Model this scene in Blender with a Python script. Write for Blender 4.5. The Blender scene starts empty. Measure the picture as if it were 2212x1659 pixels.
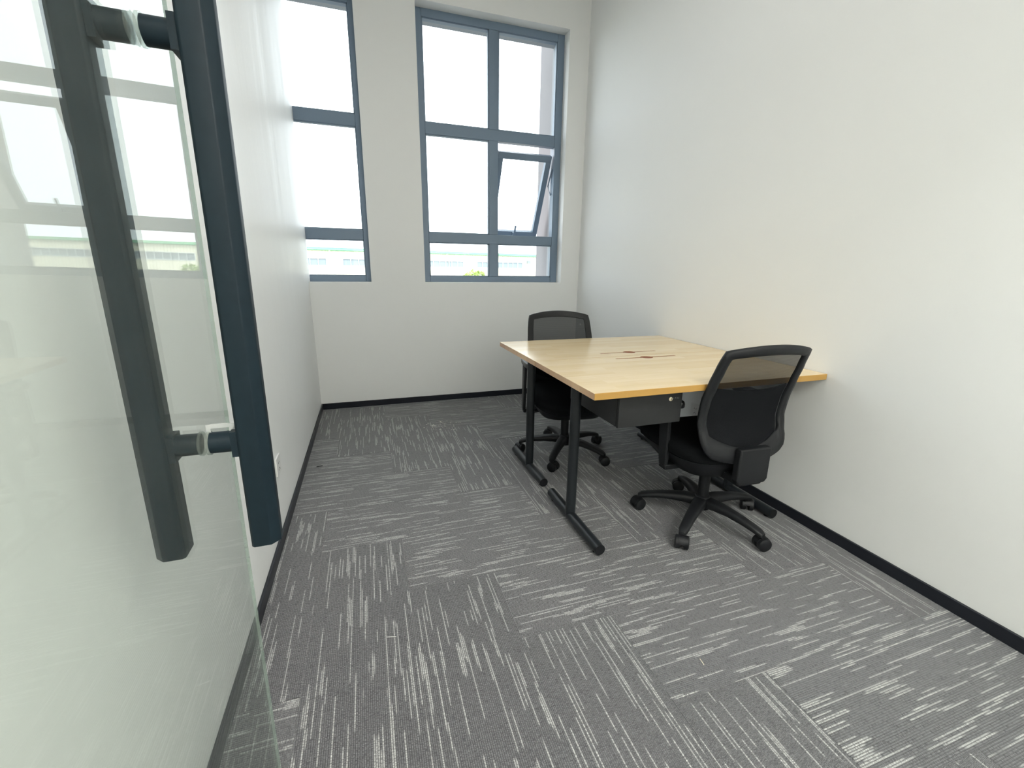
import bpy, bmesh, math, random
from mathutils import Vector, Matrix

random.seed(7)
scene = bpy.context.scene
COL = scene.collection
PI = math.pi

# ------------------------------------------------------------------ camera, sky, lamps, exposure
cam_data = bpy.data.cameras.new('camera')
cam_data.sensor_fit = 'HORIZONTAL'
cam_data.sensor_width = 36.0
cam_data.lens = 935.0 / 2212.0 * 36.0
cam_data.clip_start = 0.02
cam_data.clip_end = 300
cam = bpy.data.objects.new('camera', cam_data)
COL.objects.link(cam)
CAM_ROT = ((0.9498739, -0.0690300, 0.3049171),
           (-0.3124147, -0.2460527, 0.9175266),
           (0.0116888, -0.9667952, -0.2552850))
m = Matrix.Identity(4)
for i in range(3):
    m[i][0] = CAM_ROT[i][0]
    m[i][1] = -CAM_ROT[i][1]
    m[i][2] = -CAM_ROT[i][2]
m[0][3], m[1][3], m[2][3] = 0.0, 0.0, 1.2
cam.matrix_world = m
scene.camera = cam

world = bpy.data.worlds.new('overcast_sky')
scene.world = world
world.use_nodes = True
bg = world.node_tree.nodes['Background']
bg.inputs[0].default_value = (0.93, 0.97, 1.0, 1)
bg.inputs[1].default_value = 4.2

def area_light(name, loc, size, energy, color, rot=(0, 0, 0)):
    d = bpy.data.lights.new(name, 'AREA')
    d.shape = 'RECTANGLE'
    d.size, d.size_y = size
    d.energy = energy
    d.color = color
    o = bpy.data.objects.new(name, d)
    o.location = loc
    o.rotation_euler = rot
    COL.objects.link(o)
    return o

area_light('ceiling_fill', (0.75, 1.3, 3.58), (1.8, 1.8), 12, (1.0, 0.98, 0.95))  # soft fill lamp added under the unseen ceiling
area_light('corridor_fill', (1.1, -1.15, 3.56), (1.6, 1.7), 170, (1.0, 0.945, 0.86))  # unseen warm lamp, added to fill the near walls and door side

sun_d = bpy.data.lights.new('hazy_sun', 'SUN')
sun_d.energy = 2.5
sun_d.angle = math.radians(6)
sun_d.color = (1.0, 0.97, 0.90)
sun = bpy.data.objects.new('hazy_sun', sun_d)
sun.rotation_euler = Vector((0.25, 0.70, -0.67)).to_track_quat('-Z', 'Y').to_euler()
COL.objects.link(sun)

scene.view_settings.view_transform = 'Standard'
scene.view_settings.look = 'None'
scene.view_settings.exposure = 0.36
scene.view_settings.gamma = 1.0
scene.view_settings.use_curve_mapping = False
scene.cycles.max_bounces = 10
scene.cycles.diffuse_bounces = 6
scene.cycles.glossy_bounces = 5
scene.cycles.transparent_max_bounces = 16
scene.cycles.sample_clamp_indirect = 8.0
scene.cycles.use_denoising = True
scene.cycles.caustics_reflective = False
scene.cycles.caustics_refractive = False

# ------------------------------------------------------------------ room measures (metres)
XL, XR = -0.437, 1.973           # left and right wall faces
YB = 3.931                       # inner face of the window wall
YOUT = 4.29                      # outer face of the window wall
YF = -0.12                       # inner face of the front wall
ZC = 3.62                        # ceiling
WB, WT = 1.085, 3.167            # window sill and head
YG = 4.056                       # glass plane of the windows

# ------------------------------------------------------------------ materials
def new_mat(name):
    mt = bpy.data.materials.new(name)
    mt.use_nodes = True
    nt = mt.node_tree
    return mt, nt, nt.nodes['Principled BSDF']

def node(nt, kind, **kw):
    n = nt.nodes.new(kind)
    for k, v in kw.items():
        setattr(n, k, v)
    return n

def mathn(nt, op, a, b=None, c=None):
    n = nt.nodes.new('ShaderNodeMath')
    n.operation = op
    for i, v in enumerate((a, b, c)):
        if v is None:
            continue
        if isinstance(v, (int, float)):
            n.inputs[i].default_value = v
        else:
            nt.links.new(v, n.inputs[i])
    return n.outputs[0]

def mixc(nt, fac, a, b):
    n = nt.nodes.new('ShaderNodeMix')
    n.data_type = 'RGBA'
    for sock, v in ((n.inputs[0], fac), (n.inputs[6], a), (n.inputs[7], b)):
        if isinstance(v, (int, float)):
            sock.default_value = v
        elif isinstance(v, tuple):
            sock.default_value = (*v, 1) if len(v) == 3 else v
        else:
            nt.links.new(v, sock)
    return n.outputs[2]

def simple(name, color, rough=0.5, metal=0.0, spec=0.5, noise=0.0, nscale=40.0, bump=0.0, bscale=200.0, coat=0.0):
    mt, nt, p = new_mat(name)
    p.inputs['Base Color'].default_value = (*color, 1)
    p.inputs['Roughness'].default_value = rough
    p.inputs['Metallic'].default_value = metal
    p.inputs['Specular IOR Level'].default_value = spec
    p.inputs['Coat Weight'].default_value = coat
    tc = node(nt, 'ShaderNodeTexCoord')
    if noise:
        nz = node(nt, 'ShaderNodeTexNoise')
        nz.inputs['Scale'].default_value = nscale
        nz.inputs['Detail'].default_value = 4
        nt.links.new(tc.outputs['Object'], nz.inputs['Vector'])
        lo = tuple(c * (1 - noise) for c in color)
        hi = tuple(min(1, c * (1 + noise)) for c in color)
        nt.links.new(mixc(nt, nz.outputs[0], lo, hi), p.inputs['Base Color'])
    if bump:
        nb = node(nt, 'ShaderNodeTexNoise')
        nb.inputs['Scale'].default_value = bscale
        nb.inputs['Detail'].default_value = 3
        nt.links.new(tc.outputs['Object'], nb.inputs['Vector'])
        b = node(nt, 'ShaderNodeBump')
        b.inputs['Strength'].default_value = bump
        b.inputs['Distance'].default_value = 0.002
        nt.links.new(nb.outputs[0], b.inputs['Height'])
        nt.links.new(b.outputs[0], p.inputs['Normal'])
    return mt

def glass_mat(name, tint, ior=1.5, rough=0.0, dirt=0.0, dirt_col=(0.8, 0.85, 0.8)):
    """thin sheet glass: tinted straight transmission plus Fresnel mirror"""
    mt = bpy.data.materials.new(name)
    mt.use_nodes = True
    nt = mt.node_tree
    for n in list(nt.nodes):
        nt.nodes.remove(n)
    out = node(nt, 'ShaderNodeOutputMaterial')
    geo = node(nt, 'ShaderNodeNewGeometry')
    iorv = mathn(nt, 'ADD', mathn(nt, 'MULTIPLY', geo.outputs['Backfacing'], 1.0 / ior - ior), ior)
    fr = node(nt, 'ShaderNodeFresnel')
    nt.links.new(iorv, fr.inputs['IOR'])
    tr = node(nt, 'ShaderNodeBsdfTransparent')
    tr.inputs[0].default_value = (*tint, 1)
    gl = node(nt, 'ShaderNodeBsdfGlossy')
    gl.inputs['Color'].default_value = (0.60, 0.625, 0.62, 1)
    gl.inputs['Roughness'].default_value = rough
    mx = node(nt, 'ShaderNodeMixShader')
    nt.links.new(fr.outputs[0], mx.inputs[0])
    nt.links.new(tr.outputs[0], mx.inputs[1])
    nt.links.new(gl.outputs[0], mx.inputs[2])
    last = mx.outputs[0]
    if dirt:
        tc = node(nt, 'ShaderNodeTexCoord')
        mp = node(nt, 'ShaderNodeMapping')
        mp.inputs['Scale'].default_value = (1.0, 1.0, 7.0)
        mp.inputs['Rotation'].default_value = (0, 0.35, 0)
        nt.links.new(tc.outputs['Object'], mp.inputs['Vector'])
        nz = node(nt, 'ShaderNodeTexNoise')
        nz.inputs['Scale'].default_value = 3.0
        nz.inputs['Detail'].default_value = 6
        nt.links.new(mp.outputs[0], nz.inputs['Vector'])
        df = node(nt, 'ShaderNodeBsdfDiffuse')
        df.inputs[0].default_value = (*dirt_col, 1)
        m2 = node(nt, 'ShaderNodeMixShader')
        nt.links.new(mathn(nt, 'MULTIPLY', mathn(nt, 'ADD', mathn(nt, 'MULTIPLY', nz.outputs[0], 0.6), 0.4), dirt), m2.inputs[0])
        nt.links.new(last, m2.inputs[1])
        nt.links.new(df.outputs[0], m2.inputs[2])
        last = m2.outputs[0]
    nt.links.new(last, out.inputs[0])
    return mt

def wall_paint(name, color, rough, streak=False):
    mt, nt, p = new_mat(name)
    p.inputs['Specular IOR Level'].default_value = 0.5
    tc = node(nt, 'ShaderNodeTexCoord')
    n1 = node(nt, 'ShaderNodeTexNoise')
    n1.inputs['Scale'].default_value = 1.6
    n1.inputs['Detail'].default_value = 5
    nt.links.new(tc.outputs['Object'], n1.inputs['Vector'])
    nt.links.new(mixc(nt, n1.outputs[0], tuple(c * 0.97 for c in color), color), p.inputs['Base Color'])
    n2 = node(nt, 'ShaderNodeTexNoise')
    n2.inputs['Scale'].default_value = 260
    n2.inputs['Detail'].default_value = 2
    nt.links.new(tc.outputs['Object'], n2.inputs['Vector'])
    b = node(nt, 'ShaderNodeBump')
    b.inputs['Strength'].default_value = 0.08
    b.inputs['Distance'].default_value = 0.001
    nt.links.new(n2.outputs[0], b.inputs['Height'])
    p.inputs['Roughness'].default_value = rough
    if streak:
        mp = node(nt, 'ShaderNodeMapping')
        mp.inputs['Scale'].default_value = (1, 4.0, 0.30)
        nt.links.new(tc.outputs['Object'], mp.inputs['Vector'])
        n3 = node(nt, 'ShaderNodeTexNoise')
        n3.inputs['Scale'].default_value = 2.2
        n3.inputs['Detail'].default_value = 4
        nt.links.new(mp.outputs[0], n3.inputs['Vector'])
        b3 = node(nt, 'ShaderNodeBump')
        b3.inputs['Strength'].default_value = 0.55
        b3.inputs['Distance'].default_value = 0.006
        nt.links.new(n3.outputs[0], b3.inputs['Height'])
        nt.links.new(b3.outputs[0], b.inputs['Normal'])
        nt.links.new(mathn(nt, 'ADD', mathn(nt, 'MULTIPLY', n3.outputs[0], 0.22), rough - 0.11), p.inputs['Roughness'])
    nt.links.new(b.outputs[0], p.inputs['Normal'])
    return mt

def carpet_mat():
    mt, nt, p = new_mat('loop_pile_carpet')
    tc = node(nt, 'ShaderNodeTexCoord')
    oi = node(nt, 'ShaderNodeObjectInfo')
    sp = node(nt, 'ShaderNodeSeparateXYZ')
    nt.links.new(tc.outputs['Object'], sp.inputs[0])
    u, v = sp.outputs[0], sp.outputs[1]
    pitch = 0.0055
    rnd = oi.outputs['Random']
    rv = mathn(nt, 'DIVIDE', v, pitch)
    rib = mathn(nt, 'FLOOR', rv)
    off1 = mathn(nt, 'MULTIPLY', rnd, 173.0)
    off2 = mathn(nt, 'MULTIPLY', rnd, 311.0)

    def noise2(x, y, scale, detail=0.0):
        cb = node(nt, 'ShaderNodeCombineXYZ')
        nt.links.new(x, cb.inputs[0])
        nt.links.new(y, cb.inputs[1])
        nz = node(nt, 'ShaderNodeTexNoise')
        nz.noise_dimensions = '2D'
        nz.inputs['Scale'].default_value = scale
        nz.inputs['Detail'].default_value = detail
        nt.links.new(cb.outputs[0], nz.inputs['Vector'])
        return nz.outputs[0]

    def step(val, a, b):
        mr = node(nt, 'ShaderNodeMapRange')
        mr.inputs['From Min'].default_value = a
        mr.inputs['From Max'].default_value = b
        nt.links.new(val, mr.inputs['Value'])
        return mr.outputs[0]

    s1 = noise2(mathn(nt, 'ADD', mathn(nt, 'MULTIPLY', u, 3.9), off1),
                mathn(nt, 'ADD', mathn(nt, 'MULTIPLY', rib, 0.40), off2), 1.0)
    s2 = noise2(mathn(nt, 'ADD', mathn(nt, 'MULTIPLY', u, 3.4), off2),
                mathn(nt, 'ADD', mathn(nt, 'MULTIPLY', rib, 0.93), off1), 1.0)
    streak = mathn(nt, 'MAXIMUM', step(s1, 0.70, 0.73), mathn(nt, 'MULTIPLY', step(s2, 0.715, 0.73), 0.85))
    # loops along every rib
    loop = noise2(mathn(nt, 'ADD', mathn(nt, 'MULTIPLY', u, 420.0), off1),
                  mathn(nt, 'MULTIPLY', rib, 3.71), 1.0)
    loop = step(loop, 0.25, 0.75)
    loop2 = noise2(mathn(nt, 'MULTIPLY', u, 420.0), mathn(nt, 'MULTIPLY', v, 420.0), 1.0)
    frac = mathn(nt, 'FRACT', rv)
    prof = mathn(nt, 'SINE', mathn(nt, 'MULTIPLY', frac, PI))
    height = mathn(nt, 'MULTIPLY', mathn(nt, 'POWER', prof, 0.6), mathn(nt, 'ADD', mathn(nt, 'MULTIPLY', loop, 0.9), 0.55))
    height = mathn(nt, 'ADD', height, mathn(nt, 'MULTIPLY', loop2, 0.25))
    base = mixc(nt, loop, (0.075, 0.077, 0.084), (0.158, 0.161, 0.170))
    light = mixc(nt, loop, (0.255, 0.26, 0.26), (0.62, 0.63, 0.62))
    colr = mixc(nt, mathn(nt, 'MULTIPLY', streak, mathn(nt, 'ADD', mathn(nt, 'MULTIPLY', step(loop2, 0.3, 0.7), 0.45), 0.55)), base, light)
    groove = mathn(nt, 'ADD', mathn(nt, 'POWER', prof, 0.7), 0.0)
    colr2 = mixc(nt, groove, (0.045, 0.045, 0.050), colr)
    nt.links.new(colr2, p.inputs['Base Color'])
    p.inputs['Roughness'].default_value = 0.62
    p.inputs['Specular IOR Level'].default_value = 0.5
    p.inputs['Sheen Weight'].default_value = 0.35
    p.inputs['Sheen Roughness'].default_value = 0.4
    b = node(nt, 'ShaderNodeBump')
    b.inputs['Strength'].default_value = 0.7
    b.inputs['Distance'].default_value = 0.0025
    nt.links.new(height, b.inputs['Height'])
    nt.links.new(b.outputs[0], p.inputs['Normal'])
    return mt

def wood_top_mat():
    mt, nt, p = new_mat('lacquered_rubberwood')
    tc = node(nt, 'ShaderNodeTexCoord')
    br = node(nt, 'ShaderNodeTexBrick')
    br.offset = 0.37
    br.inputs['Scale'].default_value = 1.0
    br.inputs['Brick Width'].default_value = 0.34
    br.inputs['Row Height'].default_value = 0.045
    br.inputs['Mortar Size'].default_value = 0.0
    br.inputs['Bias'].default_value = 0.0
    br.inputs['Color1'].default_value = (0.72, 0.55, 0.32, 1)
    br.inputs['Color2'].default_value = (0.81, 0.66, 0.43, 1)
    nt.links.new(tc.outputs['Object'], br.inputs['Vector'])
    mp = node(nt, 'ShaderNodeMapping')
    mp.inputs['Scale'].default_value = (2.2, 26, 10)
    nt.links.new(tc.outputs['Object'], mp.inputs['Vector'])
    nz = node(nt, 'ShaderNodeTexNoise')
    nz.inputs['Scale'].default_value = 2.0
    nz.inputs['Detail'].default_value = 7
    nz.inputs['Roughness'].default_value = 0.6
    nt.links.new(mp.outputs[0], nz.inputs['Vector'])
    grain = mixc(nt, nz.outputs[0], (0.64, 0.47, 0.26), (0.85, 0.70, 0.47))
    nt.links.new(mixc(nt, 0.45, br.outputs[0], grain), p.inputs['Base Color'])
    p.inputs['Roughness'].default_value = 0.2
    p.inputs['Specular IOR Level'].default_value = 0.5
    return mt

def wood_edge_mat(name, c1, c2, bw):
    mt, nt, p = new_mat(name)
    tc = node(nt, 'ShaderNodeTexCoord')
    br = node(nt, 'ShaderNodeTexNoise')
    br.noise_dimensions = '1D'
    sp = node(nt, 'ShaderNodeSeparateXYZ')
    nt.links.new(tc.outputs['Object'], sp.inputs[0])
    k = mathn(nt, 'FLOOR', mathn(nt, 'MULTIPLY', mathn(nt, 'ADD', sp.outputs[1], mathn(nt, 'MULTIPLY', sp.outputs[0], 0.7)), 1.0 / bw))
    wn = node(nt, 'ShaderNodeTexWhiteNoise')
    wn.noise_dimensions = '1D'
    nt.links.new(k, wn.inputs['W'])
    nz = node(nt, 'ShaderNodeTexNoise')
    nz.inputs['Scale'].default_value = 120
    nt.links.new(tc.outputs['Object'], nz.inputs['Vector'])
    f = mathn(nt, 'ADD', mathn(nt, 'MULTIPLY', wn.outputs[0], 0.75), mathn(nt, 'MULTIPLY', nz.outputs[0], 0.25))
    nt.links.new(mixc(nt, f, c1, c2), p.inputs['Base Color'])
    p.inputs['Roughness'].default_value = 0.4
    return mt

def mesh_fabric_mat():
    mt, nt, p = new_mat('woven_mesh_fabric')
    out = nt.nodes['Material Output']
    p.inputs['Base Color'].default_value = (0.011, 0.012, 0.014, 1)
    p.inputs['Roughness'].default_value = 0.9
    p.inputs['Specular IOR Level'].default_value = 0.08
    tc = node(nt, 'ShaderNodeTexCoord')
    wv = node(nt, 'ShaderNodeTexWave')
    wv.bands_direction = 'Z'
    wv.inputs['Scale'].default_value = 55
    wv.inputs['Distortion'].default_value = 0.3
    nt.links.new(tc.outputs['Object'], wv.inputs['Vector'])
    tr = node(nt, 'ShaderNodeBsdfTransparent')
    mx = node(nt, 'ShaderNodeMixShader')
    nt.links.new(mathn(nt, 'ADD', mathn(nt, 'MULTIPLY', wv.outputs[0], 0.06), 0.16), mx.inputs[0])
    nt.links.new(p.outputs[0], mx.inputs[1])
    nt.links.new(tr.outputs[0], mx.inputs[2])
    nt.links.new(mx.outputs[0], out.inputs[0])
    return mt

M = {}
M['wall'] = wall_paint('white_emulsion', (0.80, 0.808, 0.80), 0.62)
M['wall_left'] = wall_paint('white_satin_paint', (0.81, 0.818, 0.81), 0.50, streak=True)
M['ceiling'] = simple('ceiling_white', (0.82, 0.82, 0.80), 0.8)
M['skirting'] = simple('black_skirting', (0.012, 0.014, 0.020), 0.35, spec=0.3)
M['carpet'] = carpet_mat()
M['subfloor'] = simple('subfloor_grey', (0.03, 0.03, 0.03), 0.9)
M['frame'] = simple('glare_tinted_aluminium', (0.165, 0.225, 0.30), 0.42, spec=0.5)  # grey aluminium, lightened towards blue to imitate window glare
M['pane'] = glass_mat('window_glass', (0.955, 0.98, 0.985))
M['door_glass'] = glass_mat('tempered_glass', (0.97, 0.992, 0.978), dirt=0.025)
M['glass_edge'] = glass_mat('glass_edge_green', (0.80, 0.90, 0.85), dirt=0.5, dirt_col=(0.55, 0.68, 0.60))
M['handle'] = simple('black_powder_coat', (0.008, 0.017, 0.024), 0.5, spec=0.2, noise=0.2, nscale=60)  # bluish tint in the black imitates flare from the windows
M['clear'] = glass_mat('clear_silicone', (0.80, 0.83, 0.81), rough=0.2, dirt=0.16)
M['film'] = glass_mat('loose_plastic_film', (0.92, 0.93, 0.93), rough=0.15, dirt=0.4, dirt_col=(0.8, 0.82, 0.82))
M['wood'] = wood_top_mat()
M['edge_front'] = wood_edge_mat('wood_edge_ochre', (0.42, 0.235, 0.055), (0.50, 0.29, 0.075), 0.9)
M['edge_end'] = wood_edge_mat('wood_edge_pink', (0.50, 0.30, 0.19), (0.74, 0.53, 0.32), 0.075)
M['slot'] = simple('slot_brown', (0.22, 0.080, 0.038), 0.7, spec=0.15, noise=0.15)
M['steel_black'] = simple('black_steel', (0.011, 0.014, 0.017), 0.36, spec=0.4, noise=0.15, nscale=30)
M['plastic'] = simple('black_nylon', (0.009, 0.010, 0.012), 0.5, spec=0.3, noise=0.15, nscale=50, bump=0.15, bscale=400)
M['fabric'] = simple('black_seat_fabric', (0.007, 0.008, 0.009), 0.95, spec=0.06, noise=0.25, nscale=300, bump=0.4, bscale=600)
M['mesh'] = mesh_fabric_mat()
M['arm_top'] = simple('arm_pad_urethane', (0.018, 0.019, 0.021), 0.3)
M['drawer'] = simple('charcoal_sheet_metal', (0.019, 0.020, 0.021), 0.5, spec=0.35, noise=0.12, nscale=80)
M['brass'] = simple('pale_brass', (0.78, 0.70, 0.50), 0.35, metal=0.4)
M['print'] = simple('grey_print', (0.25, 0.25, 0.24), 0.6)
M['outlet'] = simple('white_outlet_plastic', (0.72, 0.72, 0.71), 0.35)
M['dark'] = simple('dark_slot', (0.01, 0.01, 0.01), 0.6)
M['fin'] = simple('pale_pink_render', (0.27, 0.255, 0.262), 0.9, noise=0.06, nscale=3)
M['render_white'] = simple('outer_render', (0.34, 0.355, 0.38), 0.9)
M['cladding'] = simple('cream_cladding', (0.84, 0.79, 0.62), 0.7, noise=0.05, nscale=0.6)
M['green'] = simple('green_fascia', (0.16, 0.46, 0.24), 0.6)
M['roof'] = simple('grey_roof', (0.55, 0.57, 0.58), 0.7)
M['far_glass'] = simple('far_window_glass', (0.22, 0.26, 0.28), 0.4)
M['far_frame'] = simple('far_window_frame', (0.60, 0.63, 0.63), 0.5)
M['leaf'] = simple('yellow_green_leaf', (0.26, 0.36, 0.07), 0.6, noise=0.4, nscale=4)
M['bark'] = simple('bark', (0.14, 0.10, 0.07), 0.9)
M['ground'] = simple('yard_concrete', (0.20, 0.20, 0.19), 0.9, noise=0.1, nscale=0.5)
M['pin'] = simple('bright_wire', (0.62, 0.64, 0.62), 0.3, metal=0.6)
M['straw'] = simple('pale_sliver', (0.75, 0.70, 0.55), 0.6)
M['crumb'] = simple('plaster_crumbs', (0.70, 0.68, 0.62), 0.9)

# ------------------------------------------------------------------ mesh builder
class MB:
    def __init__(self):
        self.v, self.f, self.m = [], [], []

    def add(self, verts, faces, mi=0):
        o = len(self.v)
        self.v.extend([tuple(p) for p in verts])
        self.f.extend([tuple(i + o for i in f) for f in faces])
        self.m.extend([mi] * len(faces))
        return self

    def box(self, lo, hi, mi=0, mat=None):
        x0, y0, z0 = lo
        x1, y1, z1 = hi
        vs = [Vector(p) for p in ((x0, y0, z0), (x1, y0, z0), (x1, y1, z0), (x0, y1, z0),
                                  (x0, y0, z1), (x1, y0, z1), (x1, y1, z1), (x0, y1, z1))]
        if mat is not None:
            vs = [mat @ p for p in vs]
        return self.add(vs, [(0, 3, 2, 1), (4, 5, 6, 7), (0, 1, 5, 4), (1, 2, 6, 5), (2, 3, 7, 6), (3, 0, 4, 7)], mi)

    def tube(self, pts, radii, n=16, mi=0, caps=True, squash=None):
        """sweep circles along pts; squash=(a,b) scales the section sideways / vertically"""
        pts = [Vector(p) for p in pts]
        if isinstance(radii, (int, float)):
            radii = [radii] * len(pts)
        rings = []
        for i, p in enumerate(pts):
            if i == 0:
                d = pts[1] - p
            elif i == len(pts) - 1:
                d = p - pts[i - 1]
            else:
                d = (pts[i + 1] - p).normalized() + (p - pts[i - 1]).normalized()
            d.normalize()
            up = Vector((0, 0, 1)) if abs(d.z) < 0.95 else Vector((0, 1, 0))
            a = d.cross(up).normalized()
            b = a.cross(d).normalized()
            sa, sb = squash if squash else (1, 1)
            rings.append([p + a * (math.cos(2 * PI * k / n) * radii[i] * sa) + b * (math.sin(2 * PI * k / n) * radii[i] * sb) for k in range(n)])
        vs = [q for r in rings for q in r]
        fs = []
        for i in range(len(rings) - 1):
            for k in range(n):
                a, b = i * n + k, i * n + (k + 1) % n
                fs.append((a, a + n, b + n, b))
        if caps:
            fs.append(tuple(range(n)))
            fs.append(tuple(reversed(range((len(rings) - 1) * n, len(rings) * n))))
        return self.add(vs, fs, mi)

    def lathe(self, prof, origin=(0, 0, 0), n=24, mi=0):
        ox, oy, oz = origin
        vs, fs = [], []
        for r, z in prof:
            for k in range(n):
                vs.append((ox + r * math.cos(2 * PI * k / n), oy + r * math.sin(2 * PI * k / n), oz + z))
        for i in range(len(prof) - 1):
            for k in range(n):
                a, b = i * n + k, i * n + (k + 1) % n
                fs.append((a, b, b + n, a + n))
        fs.append(tuple(reversed(range(n))))
        fs.append(tuple(range((len(prof) - 1) * n, len(prof) * n)))
        return self.add(vs, fs, mi)

    def prism(self, poly, a, b, axis='z', mi=0, mat=None):
        """extrude a 2D polygon between a and b along an axis"""
        def P(u, v, w):
            p = {'z': (u, v, w), 'y': (u, w, v), 'x': (w, u, v)}[axis]
            return (mat @ Vector(p)) if mat is not None else p
        n = len(poly)
        vs = [P(u, v, a) for u, v in poly] + [P(u, v, b) for u, v in poly]
        fs = [tuple(reversed(range(n))), tuple(range(n, 2 * n))]
        for k in range(n):
            j = (k + 1) % n
            fs.append((k, j, j + n, k + n))
        return self.add(vs, fs, mi)

    def build(self, name, mats, parent=None, smooth=None, bevel=0.0, seg=2):
        me = bpy.data.meshes.new(name)
        me.from_pydata(self.v, [], self.f)
        if not isinstance(mats, (list, tuple)):
            mats = [mats]
        for mt in mats:
            me.materials.append(mt)
        me.polygons.foreach_set('material_index', self.m)
        bm = bmesh.new()
        bm.from_mesh(me)
        bmesh.ops.recalc_face_normals(bm, faces=bm.faces)
        bm.to_mesh(me)
        bm.free()
        if smooth:
            me.shade_smooth()
            me.set_sharp_from_angle(angle=math.radians(smooth))
        o = bpy.data.objects.new(name, me)
        COL.objects.link(o)
        if parent is not None:
            o.parent = parent
        if bevel:
            bv = o.modifiers.new('bevel', 'BEVEL')
            bv.width = bevel
            bv.segments = seg
            bv.limit_method = 'ANGLE'
            bv.angle_limit = math.radians(40)
            if smooth is None:
                me.shade_smooth()
                me.set_sharp_from_angle(angle=math.radians(50))
        return o

def empty(name, loc=(0, 0, 0), rotz=0.0, parent=None):
    o = bpy.data.objects.new(name, None)
    o.empty_display_size = 0.1
    o.location = loc
    o.rotation_euler = (0, 0, rotz)
    COL.objects.link(o)
    if parent is not None:
        o.parent = parent
    return o

def tag(o, label=None, cat=None, group=None, kind=None):
    for k, v in (('label', label), ('category', cat), ('group', group), ('kind', kind)):
        if v:
            o[k] = v
    return o

def copy_tree(o, parent=None):
    c = o.copy()
    COL.objects.link(c)
    if parent is not None:
        c.parent = parent
    for ch in [x for x in bpy.data.objects if x.parent == o]:
        copy_tree(ch, c)
    return c

def cut(obj, cutter):
    """bake a boolean difference into obj and drop the cutter"""
    md = obj.modifiers.new('cut', 'BOOLEAN')
    md.operation = 'DIFFERENCE'
    md.solver = 'EXACT'
    md.object = cutter
    dg = bpy.context.evaluated_depsgraph_get()
    me = bpy.data.meshes.new_from_object(obj.evaluated_get(dg))
    obj.modifiers.clear()
    obj.data = me
    bpy.data.objects.remove(cutter)

def wall_panel(name, u0, u1, z0, z1, w0, w1, holes, axis, mat, parent=None):
    """slab in the plane (u,z) from depth w0 to w1 with rectangular holes (u0,u1,z0,z1)"""
    us = sorted({u0, u1, *[h[0] for h in holes], *[h[1] for h in holes]})
    zs = sorted({z0, z1, *[h[2] for h in holes], *[h[3] for h in holes]})
    us = [u for u in us if u0 <= u <= u1]
    zs = [z for z in zs if z0 <= z <= z1]
    def solid(i, j):
        if i < 0 or j < 0 or i >= len(us) - 1 or j >= len(zs) - 1:
            return False
        cu, cz = (us[i] + us[i + 1]) / 2, (zs[j] + zs[j + 1]) / 2
        return not any(h[0] < cu < h[1] and h[2] < cz < h[3] for h in holes)
    def P(u, w, z):
        return (u, w, z) if axis == 'y' else (w, u, z)
    mb = MB()
    for i in range(len(us) - 1):
        for j in range(len(zs) - 1):
            if not solid(i, j):
                continue
            a, b, c, d = us[i], us[i + 1], zs[j], zs[j + 1]
            mb.add([P(a, w0, c), P(b, w0, c), P(b, w0, d), P(a, w0, d)], [(0, 1, 2, 3)])
            mb.add([P(a, w1, c), P(b, w1, c), P(b, w1, d), P(a, w1, d)], [(3, 2, 1, 0)])
            if not solid(i - 1, j):
                mb.add([P(a, w0, c), P(a, w1, c), P(a, w1, d), P(a, w0, d)], [(0, 1, 2, 3)])
            if not solid(i + 1, j):
                mb.add([P(b, w0, c), P(b, w1, c), P(b, w1, d), P(b, w0, d)], [(3, 2, 1, 0)])
            if not solid(i, j - 1):
                mb.add([P(a, w0, c), P(b, w0, c), P(b, w1, c), P(a, w1, c)], [(0, 1, 2, 3)])
            if not solid(i, j + 1):
                mb.add([P(a, w0, d), P(b, w0, d), P(b, w1, d), P(a, w1, d)], [(3, 2, 1, 0)])
    me = bpy.data.meshes.new(name)
    me.from_pydata(mb.v, [], mb.f)
    me.materials.append(mat)
    bm = bmesh.new()
    bm.from_mesh(me)
    bmesh.ops.remove_doubles(bm, verts=bm.verts, dist=1e-5)
    bmesh.ops.recalc_face_normals(bm, faces=bm.faces)
    bm.to_mesh(me)
    bm.free()
    o = bpy.data.objects.new(name, me)
    COL.objects.link(o)
    if parent:
        o.parent = parent
    return o

# ------------------------------------------------------------------ room shell
W1 = (-0.50, 0.048)        # left window opening (runs on behind the partition)
W2 = (0.496, 1.786)        # right window opening
HOLES = [(W1[0], W1[1], WB, WT), (W2[0], W2[1], WB, WT)]
YM = YG + 0.045
tag(wall_panel('wall_back', -0.56, 2.10, 0.0, ZC, YB, YM, HOLES, 'y', M['wall']), kind='structure')
tag(wall_panel('wall_outside', -2.5, 4.0, -4.0, 8.0, YM, YOUT, HOLES, 'y', M['render_white']), kind='structure')
lw = MB().box((XL - 0.12, YF - 0.16, 0), (XL, YB, ZC))
lw.box((XL - 0.063, YB, WB), (XL, YG - 0.022, WT))
tag(lw.build('wall_left', M['wall_left']), kind='structure')
tag(MB().box((XR, YF - 0.16, 0), (XR + 0.12, YB, ZC)).build('wall_right', M['wall']), kind='structure')
tag(wall_panel('wall_front', XL, XR, 0.0, ZC, YF - 0.12, YF, [(-0.26, XR - 0.06, -1, 2.45)], 'y', M['wall']), kind='structure')  # unseen opening, widened and capped to shape the light from behind
front_glass = empty('added_window', (1.3, YF - 0.06, 0))  # unseen glazing, added so light from the corridor side gets in
tag(front_glass, kind='structure')
MB().box((-0.63, -0.006, 0.02), (XR - 0.06 - 1.3, 0.006, 2.45)).build('pane', M['pane'], front_glass)
MB().box((-0.66, -0.03, 0), (-0.63, 0.03, 2.45)).build('window_frame', M['handle'], front_glass)
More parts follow.
